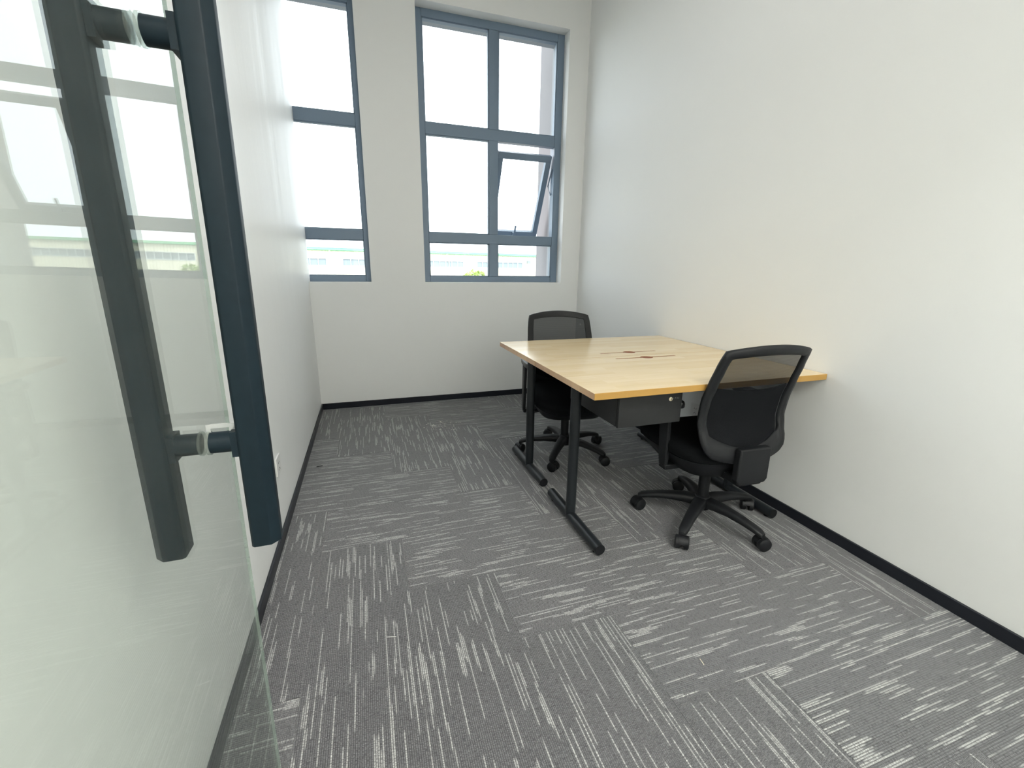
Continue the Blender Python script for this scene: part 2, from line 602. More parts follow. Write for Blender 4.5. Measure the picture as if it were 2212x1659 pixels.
tag(MB().box((XL - 0.12, -2.3, ZC), (XR + 0.12, YOUT, ZC + 0.1)).build('ceiling', M['ceiling']), kind='structure')
# corridor the photographer stands in
tag(MB().box((XL - 0.12, -2.3, 0), (XR + 0.12, -2.2, ZC)).build('wall_corridor', M['wall']), kind='structure')
tag(MB().box((XL - 0.24, -2.3, 0), (XL - 0.12, YF - 0.16, ZC)).build('wall_corridor_left', M['wall']), kind='structure')
tag(MB().box((XR + 0.12, -2.3, 0), (XR + 0.24, YF - 0.16, ZC)).build('wall_corridor_right', M['wall']), kind='structure')

# floor with carpet planks laid three-to-one in a herringbone
floor = MB().box((XL - 0.12, -2.3, -0.12), (XR + 0.12, YB, -0.006)).build('floor', M['subfloor'])
tag(floor, kind='structure')
TX, TY, CX0, CY0 = 0.3405, 0.3455, -0.262, 0.425      # cell sizes and origin of the carpet grid
GAP = 0.0003
plank_meshes = {}
def plank(x0, x1, y0, y1, along_x):
    x0, x1 = max(x0, XL), min(x1, XR)
    y0, y1 = max(y0, -2.2), min(y1, YB)
    if x1 - x0 < 0.01 or y1 - y0 < 0.01:
        return
    w, h = (x1 - x0 - 2 * GAP), (y1 - y0 - 2 * GAP)
    L, Wd = (w, h) if along_x else (h, w)
    key = (round(L, 4), round(Wd, 4))
    if key not in plank_meshes:
        a, b, e = L / 2, Wd / 2, 0.0008
        poly = [(-a, -b), (a, -b), (a, b), (-a, b)]
        vs = [(x, y, -0.006) for x, y in poly] + [(x, y, -0.0012) for x, y in poly]
        vs += [(x - math.copysign(e, x), y - math.copysign(e, y), 0.0) for x, y in poly]
        fs = [(8, 9, 10, 11)]
        for k in range(4):
            j = (k + 1) % 4
            fs += [(k, j, j + 4, k + 4), (k + 4, j + 4, j + 8, k + 8)]
        me = bpy.data.meshes.new('carpet_tile')
        me.from_pydata(vs, [], fs)
        me.materials.append(M['carpet'])
        plank_meshes[key] = me
    o = bpy.data.objects.new('carpet_tile', plank_meshes[key])
    o.location = ((x0 + x1) / 2, (y0 + y1) / 2, random.uniform(-0.0005, 0.0004))
    o.rotation_euler = (0, 0, (0 if along_x else PI / 2) + random.choice((0, PI)))
    COL.objects.link(o)
    o.parent = floor

for c in range(-2, 8):
    for r in range(-9, 12):
        k = (c + r - 5) % 6
        x0, y0 = CX0 + (c - 1) * TX, CY0 + (r - 1) * TY + TY
        if k == 0:                       # first cell of a plank lying along x
            plank(x0, x0 + 3 * TX, y0, y0 + TY, True)
        elif k == 3:                     # first cell of a plank lying along y
            plank(x0, x0 + TX, y0, y0 + 3 * TY, False)

# skirting boards
def skirting(name, poly_axis, lo, hi):
    tag(MB().box(lo, hi).build(name, M['skirting'], bevel=0.002), kind='structure')
skirting('baseboard_left', 'x', (XL, YF, 0), (XL + 0.011, YB, 0.052))
skirting('baseboard_right', 'x', (XR - 0.011, YF, 0), (XR, YB, 0.052))
skirting('baseboard_back', 'y', (XL + 0.011, YB - 0.011, 0), (XR - 0.011, YB, 0.052))

# ------------------------------------------------------------------ windows
FY0, FY1 = YG - 0.022, YG + 0.05
def window(name, x0, x1, jambs, mull, rows):
    w = empty(name, ((x0 + x1) / 2, YG, WB))
    tag(w, kind='structure')
    inv = Vector((-(x0 + x1) / 2, -YG, -WB))
    T = Matrix.Translation(inv)
    fr = MB()
    fr.box((x0, FY0, WB), (jambs[0], FY1, WT), mat=T)
    fr.box((jambs[1], FY0, WB), (x1, FY1, WT), mat=T)
    fr.box((jambs[0], FY0, WB), (jambs[1], FY1, rows[0][0]), mat=T)
    fr.box((jambs[0], FY0, rows[-1][1]), (jambs[1], FY1, WT), mat=T)
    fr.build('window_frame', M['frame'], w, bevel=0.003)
    for a, b in zip(rows[:-1], rows[1:]):
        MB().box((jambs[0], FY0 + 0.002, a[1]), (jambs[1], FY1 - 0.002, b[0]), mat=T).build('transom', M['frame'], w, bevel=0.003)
    cols = [jambs]
    if mull:
        cols = [(jambs[0], mull[0]), (mull[1], jambs[1])]
        for a in rows:
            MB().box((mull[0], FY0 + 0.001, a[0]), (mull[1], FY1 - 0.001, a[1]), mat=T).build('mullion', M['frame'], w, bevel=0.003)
    return w, T, cols

rows = [(1.135, 1.427), (1.508, 2.285), (2.372, 3.108)]
w1, T1, c1 = window('window_1', W1[0], W1[1], (W1[0] + 0.03, 0.010), None, rows)
w2, T2, c2 = window('window_2', W2[0], W2[1], (0.555, 1.723), (1.103, 1.187), rows)

def pane(w, T, x0, x1, z0, z1):
    MB().box((x0, YG - 0.003, z0), (x1, YG + 0.003, z1), mat=T).build('pane', M['pane'], w)
    g = MB()
    for a, b in (((x0, z0), (x1, z0 + 0.008)), ((x0, z1 - 0.008), (x1, z1)), ((x0, z0), (x0 + 0.008, z1)), ((x1 - 0.008, z0), (x1, z1))):
        g.box((a[0], YG - 0.014, a[1]), (b[0], YG - 0.003, b[1]), mat=T)
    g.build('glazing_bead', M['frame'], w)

for z0, z1 in rows:
    pane(w1, T1, c1[0][0], c1[0][1], z0, z1)
for k, (z0, z1) in enumerate(rows):
    for j, (x0, x1) in enumerate(c2):
        if not (k == 1 and j == 1):
            pane(w2, T2, x0, x1, z0, z1)

# top-hung sash, swung out at the bottom
SX0, SX1 = 1.196, 1.708
sash = empty('sash', (0, 0, 0), parent=w2)
sash.matrix_basis = Matrix.Translation(Vector((-(W2[0] + W2[1]) / 2, -YG, -WB))) @ Matrix.Translation(Vector((0, 4.066, 2.217))) @ Matrix.Rotation(math.radians(28.0), 4, 'X')
SL = 0.772
s = MB()
s.box((SX0, -0.02, -0.055), (SX1, 0.028, 0))
s.box((SX0, -0.02, -SL), (SX1, 0.028, -SL + 0.052))
s.box((SX0, -0.02, -SL + 0.052), (SX0 + 0.05, 0.028, -0.055))
s.box((SX1 - 0.05, -0.02, -SL + 0.052), (SX1, 0.028, -0.055))
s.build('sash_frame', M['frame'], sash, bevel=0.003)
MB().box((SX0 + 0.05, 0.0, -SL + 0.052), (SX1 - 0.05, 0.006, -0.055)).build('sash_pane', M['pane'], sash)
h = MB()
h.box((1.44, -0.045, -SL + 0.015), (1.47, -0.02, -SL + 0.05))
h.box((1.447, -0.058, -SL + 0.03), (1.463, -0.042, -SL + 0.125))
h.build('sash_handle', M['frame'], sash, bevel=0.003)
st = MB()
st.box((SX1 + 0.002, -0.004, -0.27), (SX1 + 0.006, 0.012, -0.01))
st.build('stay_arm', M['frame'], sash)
s2 = MB()
a = Vector((1.712 - 1.141, 0.0, 1.02)); b = Vector((1.712 - 1.141, 0.085, 0.885))
s2.tube([a, b, Vector((1.712 - 1.141, 0.02, 0.80))], 0.006, 8)
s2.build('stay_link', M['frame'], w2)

# outside of the window wall: projecting fin on the right
tag(MB().box((W2[1] + 0.004, YOUT, -4), (2.25, 4.61, 8)).build('wall_outside_fin', M['fin'], bevel=0.004), kind='structure')

# ------------------------------------------------------------------ glass door, standing open along the left wall
th, ph, cc = 0.02298, -0.01135, -0.23899
nrm = Vector((math.cos(th) * math.cos(ph), math.sin(th) * math.cos(ph), math.sin(ph)))
tdir = Vector((0, 0, 1)).cross(nrm).normalized()
udir = nrm.cross(tdir).normalized()
base = Vector((0, -0.05, 0.012))
base = base - nrm * (base.dot(nrm) - cc)
door = empty('door_1')
tag(door, kind='structure')
dm = Matrix.Identity(4)
for i in range(3):
    dm[i][0], dm[i][1], dm[i][2], dm[i][3] = tdir[i], -nrm[i], udir[i], base[i]
door.matrix_basis = dm
DW, DH, DT = 0.905, 2.38, 0.006
g = MB().box((0, 0, 0), (DW, DT, DH))
g.m = [1, 1, 0, 1, 0, 1]           # edges polished green, faces clear
g.build('glass_leaf', [M['door_glass'], M['glass_edge']], door)

HT = 0.7345 + 0.05                 # handle position along the leaf
def to_local(z):
    return z - 0.012
ZB0, ZB1 = to_local(0.757), to_local(1.655)
STEMS = (to_local(0.936), to_local(1.474))
SO = 0.0625
for side in (-1, 1):
    face = 0.0 if side < 0 else DT
    yc = face + side * SO
    # section: 42 mm square, big chamfers on the outer side
    hw, ch, sm = 0.021, 0.0125, 0.004
    sec = [(-hw, -hw + sm), (-hw + sm, -hw), (hw - sm, -hw), (hw, -hw + sm), (hw, hw - ch), (hw - ch, hw), (-hw + ch, hw), (-hw, hw - ch)]
    poly = [(HT + a, yc + side * b) for a, b in sec]
    bar = MB().prism(poly, ZB0, ZB1).build('pull_bar', M['handle'], door, bevel=0.0015)
    for z in STEMS:
        st = MB()
        st.tube([(HT, face + side * 0.004, z), (HT, face + side * 0.033, z)], 0.0165, 24)
        st.box((HT - 0.016, face + side * 0.033 if side > 0 else face - 0.044, z - 0.021), (HT + 0.016, face + side * 0.044 if side > 0 else face - 0.033, z + 0.019))
        st.build('handle_stem', M['handle'], door, smooth=40)
        MB().tube([(HT, face, z), (HT, face + side * 0.004, z)], 0.0185, 24).build('clear_washer', M['clear'], door, smooth=40)
# scrap of protective film left on the lower stem
fm = MB()
zf = STEMS[0] + 0.017
pts = [(0.0, 0.004), (0.006, 0.012), (0.018, 0.013), (0.030, 0.012), (0.040, 0.004), (0.044, -0.004)]
for (d0, z0), (d1, z1) in zip(pts[:-1], pts[1:]):
    fm.box((HT - 0.0006, -d1, min(z0, z1) + zf - 0.006), (HT + 0.0006, -d0, max(z0, z1) + zf))
fm.build('loose_film', M['film'], door)

# ------------------------------------------------------------------ desks
DX0, DX1 = 0.7805, 1.969
DZ, DTH = 0.7577, 0.027
def desk(y0, y1, legy, foot0, foot1, sx0, sx1, sy, ox, label):
    d = empty('desk', ((DX0 + DX1) / 2, (y0 + y1) / 2, 0))
    tag(d, label, 'desk', 'two desks set front to front')
    cx, cy = d.location[0], d.location[1]
    top = MB()
    top.box((DX0 - cx, y0 - cy, DZ - DTH), (DX1 - cx, y1 - cy, DZ))
    top.m = [1, 0, 1, 2, 1, 2]
    t = top.build('tabletop', [M['wood'], M['edge_front'], M['edge_end']], d)
    # cable slot routed into the top: a thin groove with a finger oval in its middle
    def outline(z0, z1, grow):
        pl = []
        hwid = 0.0075 + grow
        n = 12
        for k in range(n + 1):
            ang = PI * 1.0 - PI * k / n
            pl.append((ox + (0.034 + grow) * math.cos(ang), sy + max(hwid, (0.030 + grow) * math.sin(ang))))
        up = [(sx0 - grow, sy + hwid)] + [(ox - 0.034 - grow, sy + hwid)] + pl[1:-1] + [(ox + 0.034 + grow, sy + hwid), (sx1 + grow, sy + hwid)]
        dn = [(x, 2 * sy - y) for x, y in reversed(up)]
        return MB().prism([(x - cx, y - cy) for x, y in up + dn], z0, z1)
    c = outline(DZ - 0.006, DZ + 0.01, 0).build('cutter', M['slot'], d)
    bpy.context.view_layer.update()
    cut(t, c)
    outline(DZ - 0.0062, DZ - 0.0008, -0.0001).build('cable_slot', M['slot'], d)
    bv = t.modifiers.new('bevel', 'BEVEL')
    bv.width, bv.segments = 0.0012, 1
    bv.limit_method = 'ANGLE'
    for lx in (0.885, 1.865):
        leg = MB().tube([(lx - cx, legy - cy, 0.03), (lx - cx, legy - cy, DZ - DTH - 0.02)], 0.0245, 24)
        leg.build('leg', M['steel_black'], d, smooth=40)
        ft = MB().tube([(lx - cx, foot0 - cy, 0.029), (lx - cx, foot1 - cy, 0.029)], 0.0245, 24)
        ft.build('foot', M['steel_black'], d, smooth=40)
        for fy in (foot0, foot1):
            s_ = 1 if fy == foot1 else -1
            MB().tube([(lx - cx, fy - cy + s_ * 0.0005, 0.029), (lx - cx, fy - cy - s_ * 0.012, 0.029), ], 0.0235, 24).build('end_cap', M['plastic'], d, smooth=40)
            MB().tube([(lx - cx, fy - s_ * 0.035 - cy, 0.0), (lx - cx, fy - s_ * 0.035 - cy, 0.012)], 0.014, 16).build('levelling_pad', M['plastic'], d, smooth=40)
        MB().box((lx - 0.03 - cx, legy - 0.11 - cy, DZ - DTH - 0.026), (lx + 0.03 - cx, legy + 0.11 - cy, DZ - DTH)).build('mounting_plate', M['steel_black'], d, bevel=0.002)
    MB().box((0.885 - cx, legy - 0.02 - cy, DZ - DTH - 0.045), (1.865 - cx, legy + 0.02 - cy, DZ - DTH - 0.004)).build('crossbeam', M['steel_black'], d, bevel=0.002)
    return d

desk(1.371, 1.9855, 1.722, 1.425, 1.955, 1.210, 1.580, 1.930, 1.396, 'nearer pale wood desk on black tube legs, drawer box under its front edge')
desk(1.9875, 2.602, 2.305, 2.068, 2.570, 1.205, 1.562, 2.083, 1.388, 'farther pale wood desk on black tube legs, on the window side')

# ------------------------------------------------------------------ hanging drawer boxes
def drawer_unit(x0, front, rot, label):
    d = empty('drawer_unit', (x0, front, 0.575), rot)
    tag(d, label, 'drawer', 'metal drawer boxes under the desks')
    W, Dp, H = 0.306, 0.44, 0.150
    MB().box((0.0, 0.012, 0), (W, Dp, H)).build('body', M['drawer'], d, bevel=0.002)
    MB().box((0.0, -0.008, -0.001), (W, 0.007, H - 0.004)).build('drawer_front', M['drawer'], d, bevel=0.002)
    lk = MB()
    lk.lathe([(0.0085, 0), (0.0085, 0.003), (0.0065, 0.0042)], n=20)
    lk.v = [(W - 0.060 + x, -0.008 - z, 0.106 + y) for x, y, z in lk.v]
    o = lk.build('lock', M['brass'], d, smooth=40)
    kh = MB().box((W - 0.0615, -0.0128, 0.102), (W - 0.0585, -0.0119, 0.110))
    kh.build('keyhole', M['dark'], o)
    cu = bpy.data.curves.new('key_number', 'FONT')
    cu.body = '1 7 3 5'
    cu.size = 0.011
    cu.extrude = 0.0002
    cu.materials.append(M['print'])
    tx = bpy.data.objects.new('key_number', cu)
    COL.objects.link(tx)
    dg = bpy.context.evaluated_depsgraph_get()
    me = bpy.data.meshes.new_from_object(tx.evaluated_get(dg))
    bpy.data.objects.remove(tx)
    tx = bpy.data.objects.new('key_number', me)
    COL.objects.link(tx)
    tx.parent = d
    tx.location = (W - 0.047, -0.0084, 0.104)
    tx.rotation_euler = (PI / 2, 0, 0)
    return d
drawer_unit(0.941, 1.458, 0, 'charcoal metal drawer box with brass lock under the nearer desk')

# ------------------------------------------------------------------ office chairs
PROF = [(0.415, -0.216), (0.445, -0.212), (0.475, -0.200), (0.53, -0.176), (0.59, -0.160), (0.68, -0.170), (0.76, -0.196), (0.83, -0.221), (0.912, -0.252)]
def prof_y(z):
    for (za, ya), (zb, yb) in zip(PROF[:-1], PROF[1:]):
        if z <= zb:
            t = max(0.0, (z - za) / (zb - za))
            t = t * t * (3 - 2 * t) * 0.35 + t * 0.65
            return ya + (yb - ya) * t
    return PROF[-1][1]

def half_w(v):
    """outline half width of the back, v=0 bottom .. 1 top"""
    pts = [(0, 0.178), (0.05, 0.204), (0.12, 0.217), (0.3, 0.226), (0.55, 0.228), (0.8, 0.221), (0.93, 0.214), (1.0, 0.208)]
    for (a, wa), (b, wb) in zip(pts[:-1], pts[1:]):
        if v <= b:
            return wa + (wb - wa) * (v - a) / (b - a)
    return pts[-1][1]

def back_point(u, v):
    """u -1..1, v 0..1 on the curved back surface"""
    zlo = 0.437 - 0.030 * (1 - u * u)
    zhi = 0.906 + 0.026 * (1 - u * u)
    z = zlo + (zhi - zlo) * v
    bow = 0.040 * (1 - u * u) * (0.45 + 0.55 * v)
    return Vector((u * half_w(v), prof_y(z) - bow, z))

def back_inner(u, v):
    iu = 0.82
    v0, v1 = 0.215 - 0.085 * (1 - u * u), 0.92
    return back_point(u * iu, v0 + (v1 - v0) * v)

def contour(fn, n):
    pts = []
    for k in range(n):
        pts.append((-1 + 2 * k / n, 0))
    for k in range(n):
        pts.append((1, k / n))
    for k in range(n):
        pts.append((1 - 2 * k / n, 1))
    for k in range(n):
        pts.append((-1, 1 - k / n))
    # soften corners
    out = []
    for u, v in pts:
        vv = v * 2 - 1
        r = 0.022
        du, dv = abs(u) - (1 - r), abs(vv) - (1 - r)
        if du > 0 and dv > 0:
            L = math.hypot(du, dv)
            if L > r:
                u = math.copysign(1 - r + du / L * r, u)
                vv = math.copysign(1 - r + dv / L * r, vv)
        out.append(fn(u, (vv + 1) / 2))
    return out

def make_chair():
    c = empty('office_chair')
    # --- five-star base
    hub = MB().lathe([(0.026, 0.062), (0.040, 0.068), (0.043, 0.090), (0.040, 0.122), (0.034, 0.132), (0.030, 0.134)], n=28)
    hub.build('base_hub', M['plastic'], c, smooth=50)
    for k in range(5):
        a = math.radians(144.4 + 72 * k)
        R = Matrix.Rotation(a, 4, 'Z')
        arm = MB()
        rr = [0.028, 0.08, 0.14, 0.20, 0.255, 0.288, 0.305]
        zz = [0.103, 0.107, 0.105, 0.098, 0.087, 0.078, 0.070]
        ww = [0.033, 0.030, 0.027, 0.0245, 0.0225, 0.021, 0.014]
        hh = [0.026, 0.023, 0.019, 0.0165, 0.0145, 0.0135, 0.010]
        n = 14
        vs, fs = [], []
        for i in range(len(rr)):
            for q in range(n):
                t = 2 * PI * q / n
                cx_, cz_ = math.cos(t), math.sin(t)
                sx = math.copysign(abs(cx_) ** 0.6, cx_) * ww[i]
                sz = math.copysign(abs(cz_) ** 0.6, cz_) * hh[i]
                vs.append(R @ Vector((rr[i], sx, zz[i] + sz)))
        for i in range(len(rr) - 1):
            for q in range(n):
                p_, q_ = i * n + q, i * n + (q + 1) % n
                fs.append((p_, q_, q_ + n, p_ + n))
        fs.append(tuple(range(n)))
        fs.append(tuple(range((len(rr) - 1) * n, len(rr) * n)))
        arm.add(vs, fs)
        arm.build('base_arm', M['plastic'], c, smooth=50)
        # caster trails sideways
        ca = empty('caster', (0.292 * math.cos(a), 0.292 * math.sin(a), 0.0), a + random.uniform(-0.9, 0.9) + 1.2, parent=c)
        hood = MB()
        hood.tube([(0, 0, 0.045), (0, 0, 0.076)], 0.009, 12)
        n2 = 14
        vs, fs = [], []
        ang = [math.radians(5 + 165 * i / (n2 - 1)) for i in range(n2)]
        for y in (-0.012, 0.012):
            for t in ang:
                vs.append((0.012 + 0.0325 * math.cos(t), y, 0.0305 + 0.0325 * math.sin(t)))
        for i in range(n2 - 1):
            fs.append((i, i + 1, i + 1 + n2, i + n2))
        fs.append(tuple(range(n2)))
        fs.append(tuple(reversed(range(n2, 2 * n2))))
        hood.add(vs, fs)
        hood.build('caster_hood', M['plastic'], ca, smooth=40)
        for sgn in (-1, 1):
            wl = MB()
            wl.tube([(0.012, sgn * 0.008, 0.0305), (0.012, sgn * 0.026, 0.0305), (0.012, sgn * 0.030, 0.0305)], [0.0302, 0.0302, 0.024], 22)
            wl.build('wheel', M['plastic'], ca, smooth=40)
    # --- gas column and mechanism
    MB().lathe([(0.0255, 0.125), (0.0265, 0.24), (0.0265, 0.262), (0.0150, 0.264), (0.0150, 0.31)], n=24).build('gas_column', M['plastic'], c, smooth=40)
    mech = MB().prism([(-0.075, -0.12), (0.075, -0.12), (0.085, 0.05), (0.06, 0.13), (-0.06, 0.13), (-0.085, 0.05)], 0.292, 0.335)
    mech.build('tilt_mechanism', M['plastic'], c, bevel=0.006)
    lv = MB().tube([(0.08, 0.04, 0.322), (0.20, 0.045, 0.318), (0.275, 0.05, 0.314)], [0.006, 0.006, 0.009], 10)
    lv.build('height_lever', M['plastic'], c, smooth=40)
    # --- seat pan and cushion
    def slab(layers, cyo, n=44, ex=3.6):
        vs, fs = [], []
        for z, hw, y0, y1 in layers:
            for q in range(n):
                t = 2 * PI * q / n
                cs, sn = math.cos(t), math.sin(t)
                x = math.copysign(abs(cs) ** (2 / ex), cs) * hw
                yy = math.copysign(abs(sn) ** (2 / ex), sn)
                y = (y0 + y1) / 2 + yy * (y1 - y0) / 2
                dz = -0.035 * max(0.0, (y - 0.14) / 0.18) ** 2 if z > 0.40 else 0.0
                vs.append((x, y + cyo, z + dz))
        for i in range(len(layers) - 1):
            for q in range(n):
                p_, q_ = i * n + q, i * n + (q + 1) % n
                fs.append((p_, q_, q_ + n, p_ + n))
        fs.append(tuple(reversed(range(n))))
        fs.append(tuple(range((len(layers) - 1) * n, len(layers) * n)))
        return MB().add(vs, fs)
    slab([(0.310, 0.172, -0.14, 0.21), (0.317, 0.190, -0.16, 0.23), (0.370, 0.230, -0.19, 0.285), (0.398, 0.246, -0.20, 0.305)], 0.0).build('seat_pan', M['plastic'], c, smooth=50)
    slab([(0.396, 0.240, -0.195, 0.298), (0.404, 0.250, -0.205, 0.312), (0.435, 0.253, -0.208, 0.318), (0.452, 0.247, -0.203, 0.310), (0.462, 0.228, -0.185, 0.290), (0.466, 0.18, -0.14, 0.22)], 0.0).build('seat_cushion', M['fabric'], c, smooth=60)
    # --- back frame ring
    n = 22
    outer = contour(back_point, n)
    inner = contour(back_inner, n)
    N = len(outer)
    T = 0.011
    vs, fs = [], []
    K = 8
    for i in range(N):
        po, pi_ = outer[i], inner[i]
        e = (pi_ - po)
        tan = outer[(i + 1) % N] - outer[i - 1]
        nm = e.cross(tan).normalized()
        if nm.y > 0:
            nm = -nm
        for sft, d in ((0.0, 0.35), (0.06, 0.9), (0.5, 1.15), (0.94, 0.8), (1.0, 0.2), (0.94, -0.5), (0.5, -0.7), (0.06, -0.6)):
            vs.append(po + e * sft + nm * (T * d))
    for i in range(N):
        j = (i + 1) % N
        for q in range(K):
            r = (q + 1) % K
            fs.append((i * K + q, j * K + q, j * K + r, i * K + r))
    MB().add(vs, fs).build('back_frame', M['plastic'], c, smooth=60)
    # --- mesh skin stretched over the frame
    gu, gv = 18, 22
    vs = []
    for iv in range(gv + 1):
        for iu in range(gu + 1):
            u, v = -1 + 2 * iu / gu, iv / gv
            p = back_inner(u * 1.05, -0.03 + v * 1.06)
            vs.append(p + Vector((0, 0.003, 0)))
    fs = [(iv * (gu + 1) + iu, iv * (gu + 1) + iu + 1, (iv + 1) * (gu + 1) + iu + 1, (iv + 1) * (gu + 1) + iu) for iv in range(gv) for iu in range(gu)]
    MB().add(vs, fs).build('mesh_panel', M['mesh'], c, smooth=80)
    # --- dense lumbar panel sewn into the lower half of the mesh
    vs, fs = [], []
    lu, lv = 14, 10
    for off in (0.006, 0.012):
        for iv in range(lv + 1):
            for iu in range(lu + 1):
                p = back_inner((-1 + 2 * iu / lu) * 0.98, -0.02 + 0.63 * iv / lv)
                vs.append(p + Vector((0, off, 0)))
    q0 = (lu + 1) * (lv + 1)
    for iv in range(lv):
        for iu in range(lu):
            a0 = iv * (lu + 1) + iu
            fs += [(a0, a0 + 1, a0 + lu + 2, a0 + lu + 1), (q0 + a0, q0 + a0 + lu + 1, q0 + a0 + lu + 2, q0 + a0 + 1)]
    for iu in range(lu):
        fs += [(iu, q0 + iu, q0 + iu + 1, iu + 1), (lv * (lu + 1) + iu, lv * (lu + 1) + iu + 1, q0 + lv * (lu + 1) + iu + 1, q0 + lv * (lu + 1) + iu)]
    for iv in range(lv):
        a0, b0 = iv * (lu + 1), iv * (lu + 1) + lu
        fs += [(a0, a0 + lu + 1, q0 + a0 + lu + 1, q0 + a0), (b0, q0 + b0, q0 + b0 + lu + 1, b0 + lu + 1)]
    MB().add(vs, fs).build('lumbar_panel', M['fabric'], c, smooth=50)
    # --- L bracket that carries the back
    pl = [(-0.078, 0.490), (-0.080, 0.345), (-0.066, 0.328), (0.066, 0.328), (0.080, 0.345), (0.078, 0.490)]
    bk = MB().prism(pl, -0.272, -0.236, axis='y')
    bk.box((-0.062, -0.262, 0.316), (0.062, -0.10, 0.352))
    bk.build('back_bracket', M['plastic'], c, bevel=0.007, seg=3)
    # --- armrests
    for sgn in (-1, 1):
        ar = empty('armrest', (0, 0, 0), parent=c)
        stem = MB()
        pr = [(-0.015, 0.625), (0.055, 0.625), (0.045, 0.50), (0.030, 0.36), (0.022, 0.322), (-0.022, 0.322), (-0.028, 0.36), (-0.022, 0.50)]
        x0, x1 = (0.240, 0.258) if sgn > 0 else (-0.258, -0.240)
        stem.prism(pr, x0, x1, axis='x')
        xa, xb = (0.14, 0.254) if sgn > 0 else (-0.254, -0.14)
        stem.box((xa, -0.025, 0.306), (xb, 0.025, 0.332))
        stem.build('arm_stem', M['plastic'], ar, bevel=0.005)
        pad = []
        nq = 28
        vs, fs = [], []
        lay = [(0.622, 0.9), (0.628, 1.0), (0.642, 1.0), (0.650, 0.93)]
        for z, sc in lay:
            for q in range(nq):
                t = 2 * PI * q / nq
                cs, sn = math.cos(t), math.sin(t)
                vs.append((sgn * 0.238 + math.copysign(abs(cs) ** 0.7, cs) * 0.028 * sc, 0.040 + math.copysign(abs(sn) ** 0.7, sn) * 0.120 * (sc * 0.5 + 0.5), z))
        for i in range(3):
            for q in range(nq):
                p_, q_ = i * nq + q, i * nq + (q + 1) % nq
                fs.append((p_, q_, q_ + nq, p_ + nq))
        fs.append(tuple(reversed(range(nq))))
        fs.append(tuple(range(3 * nq, 4 * nq)))
        MB().add(vs, fs).build('arm_pad', M['arm_top'], ar, smooth=50)
    return c

chair1 = make_chair()
tag(chair1, 'black mesh swivel chair at the nearer desk, seen from behind beside the right wall', 'chair', 'black mesh office chairs')
chair1.location = (1.515, 1.540, 0)
chair1.rotation_euler = (0, 0, math.radians(-2.5))
chair2 = copy_tree(chair1)
tag(chair2, 'black mesh swivel chair behind the far desk, facing the camera from the window side', 'chair')
for ar in [o for o in bpy.data.objects if o.parent == chair2 and o.name.startswith('armrest')]:
    sg = 1 if [k for k in bpy.data.objects if k.parent == ar][0].data.vertices[0].co.x > 0 else -1
    ar.location.x = 0.034 * sg
TURN = Matrix.Rotation(math.radians(-13.0), 4, 'Z')      # its star base is swivelled against the seat
for o in [o for o in bpy.data.objects if o.parent == chair2 and o.name.split('.')[0] in ('base_arm', 'caster')]:
    o.matrix_basis = TURN @ o.matrix_basis
chair2.location = (1.200, 2.480, 0)
chair2.rotation_euler = (0, 0, math.radians(180 - 9))

# ------------------------------------------------------------------ wall sockets
def outlet(loc, rotz, label):
    o = empty('wall_outlet', loc, rotz)
    tag(o, label, 'socket', 'white wall sockets')
    MB().box((-0.043, -0.008, -0.043), (0.043, 0, 0.043)).build('cover_plate', M['outlet'], o, bevel=0.003)
    for x, z, r in ((-0.008, 0.012, 0), (0.008, 0.012, 0), (0, -0.014, 0), (-0.010, -0.020, 1), (0.010, -0.020, -1)):
        mt = Matrix.Translation(Vector((x, -0.0082, z))) @ Matrix.Rotation(r * 0.5, 4, 'Y')
        MB().box((-0.0012, -0.0004, -0.004), (0.0012, 0.0006, 0.004), mat=mt).build('socket_slot', M['dark'], o)
    return o
outlet((XR, 2.155, 0.335), -PI / 2, 'white square wall socket on the right wall under the desks')
outlet((XL, 2.035, 0.335), PI / 2, 'white square wall socket low on the left wall beside the door handle')

# ------------------------------------------------------------------ litter on the carpet
def scrap(name, a, b, r, mat, label, cat):
    mb = MB().tube([a, ((a[0] + b[0]) / 2, (a[1] + b[1]) / 2, a[2] + 0.0006), b], r, 8)
    tag(mb.build(name, mat, smooth=60), label, cat)
scrap('wire_pin', (-0.016, 1.256, 0.0022), (0.015, 1.248, 0.0022), 0.0014, M['pin'], 'short bright wire pin lying on the carpet in the middle foreground', 'pin')
scrap('straw_sliver', (0.934, 0.868, 0.0016), (0.931, 0.846, 0.0016), 0.0010, M['straw'], 'thin pale sliver lying on the carpet at lower right', 'litter')
scrap('black_scrap', (-0.369, 2.720, 0.003), (-0.334, 2.724, 0.003), 0.0026, M['plastic'], 'small black scrap on the carpet beside the left skirting', 'litter')
cr = MB()
for k in range(60):
    x, y = random.gauss(0.505, 0.055), random.gauss(3.255, 0.05)
    r = random.uniform(0.002, 0.007)
    cr.add([(x - r, y - r * .6, 0), (x + r, y - r * .5, 0), (x + r * .3, y + r, 0), (x, y, r * .6)], [(0, 1, 3), (1, 2, 3), (2, 0, 3), (2, 1, 0)])
crumbs = cr.build('plaster_crumbs', M['crumb'])
tag(crumbs, 'patch of pale plaster crumbs on the carpet before the window wall', 'litter', kind='stuff')

# ------------------------------------------------------------------ outside
tag(MB().box((-90, YOUT, -4.2), (120, 160, -4.0)).build('ground', M['ground']), kind='structure')

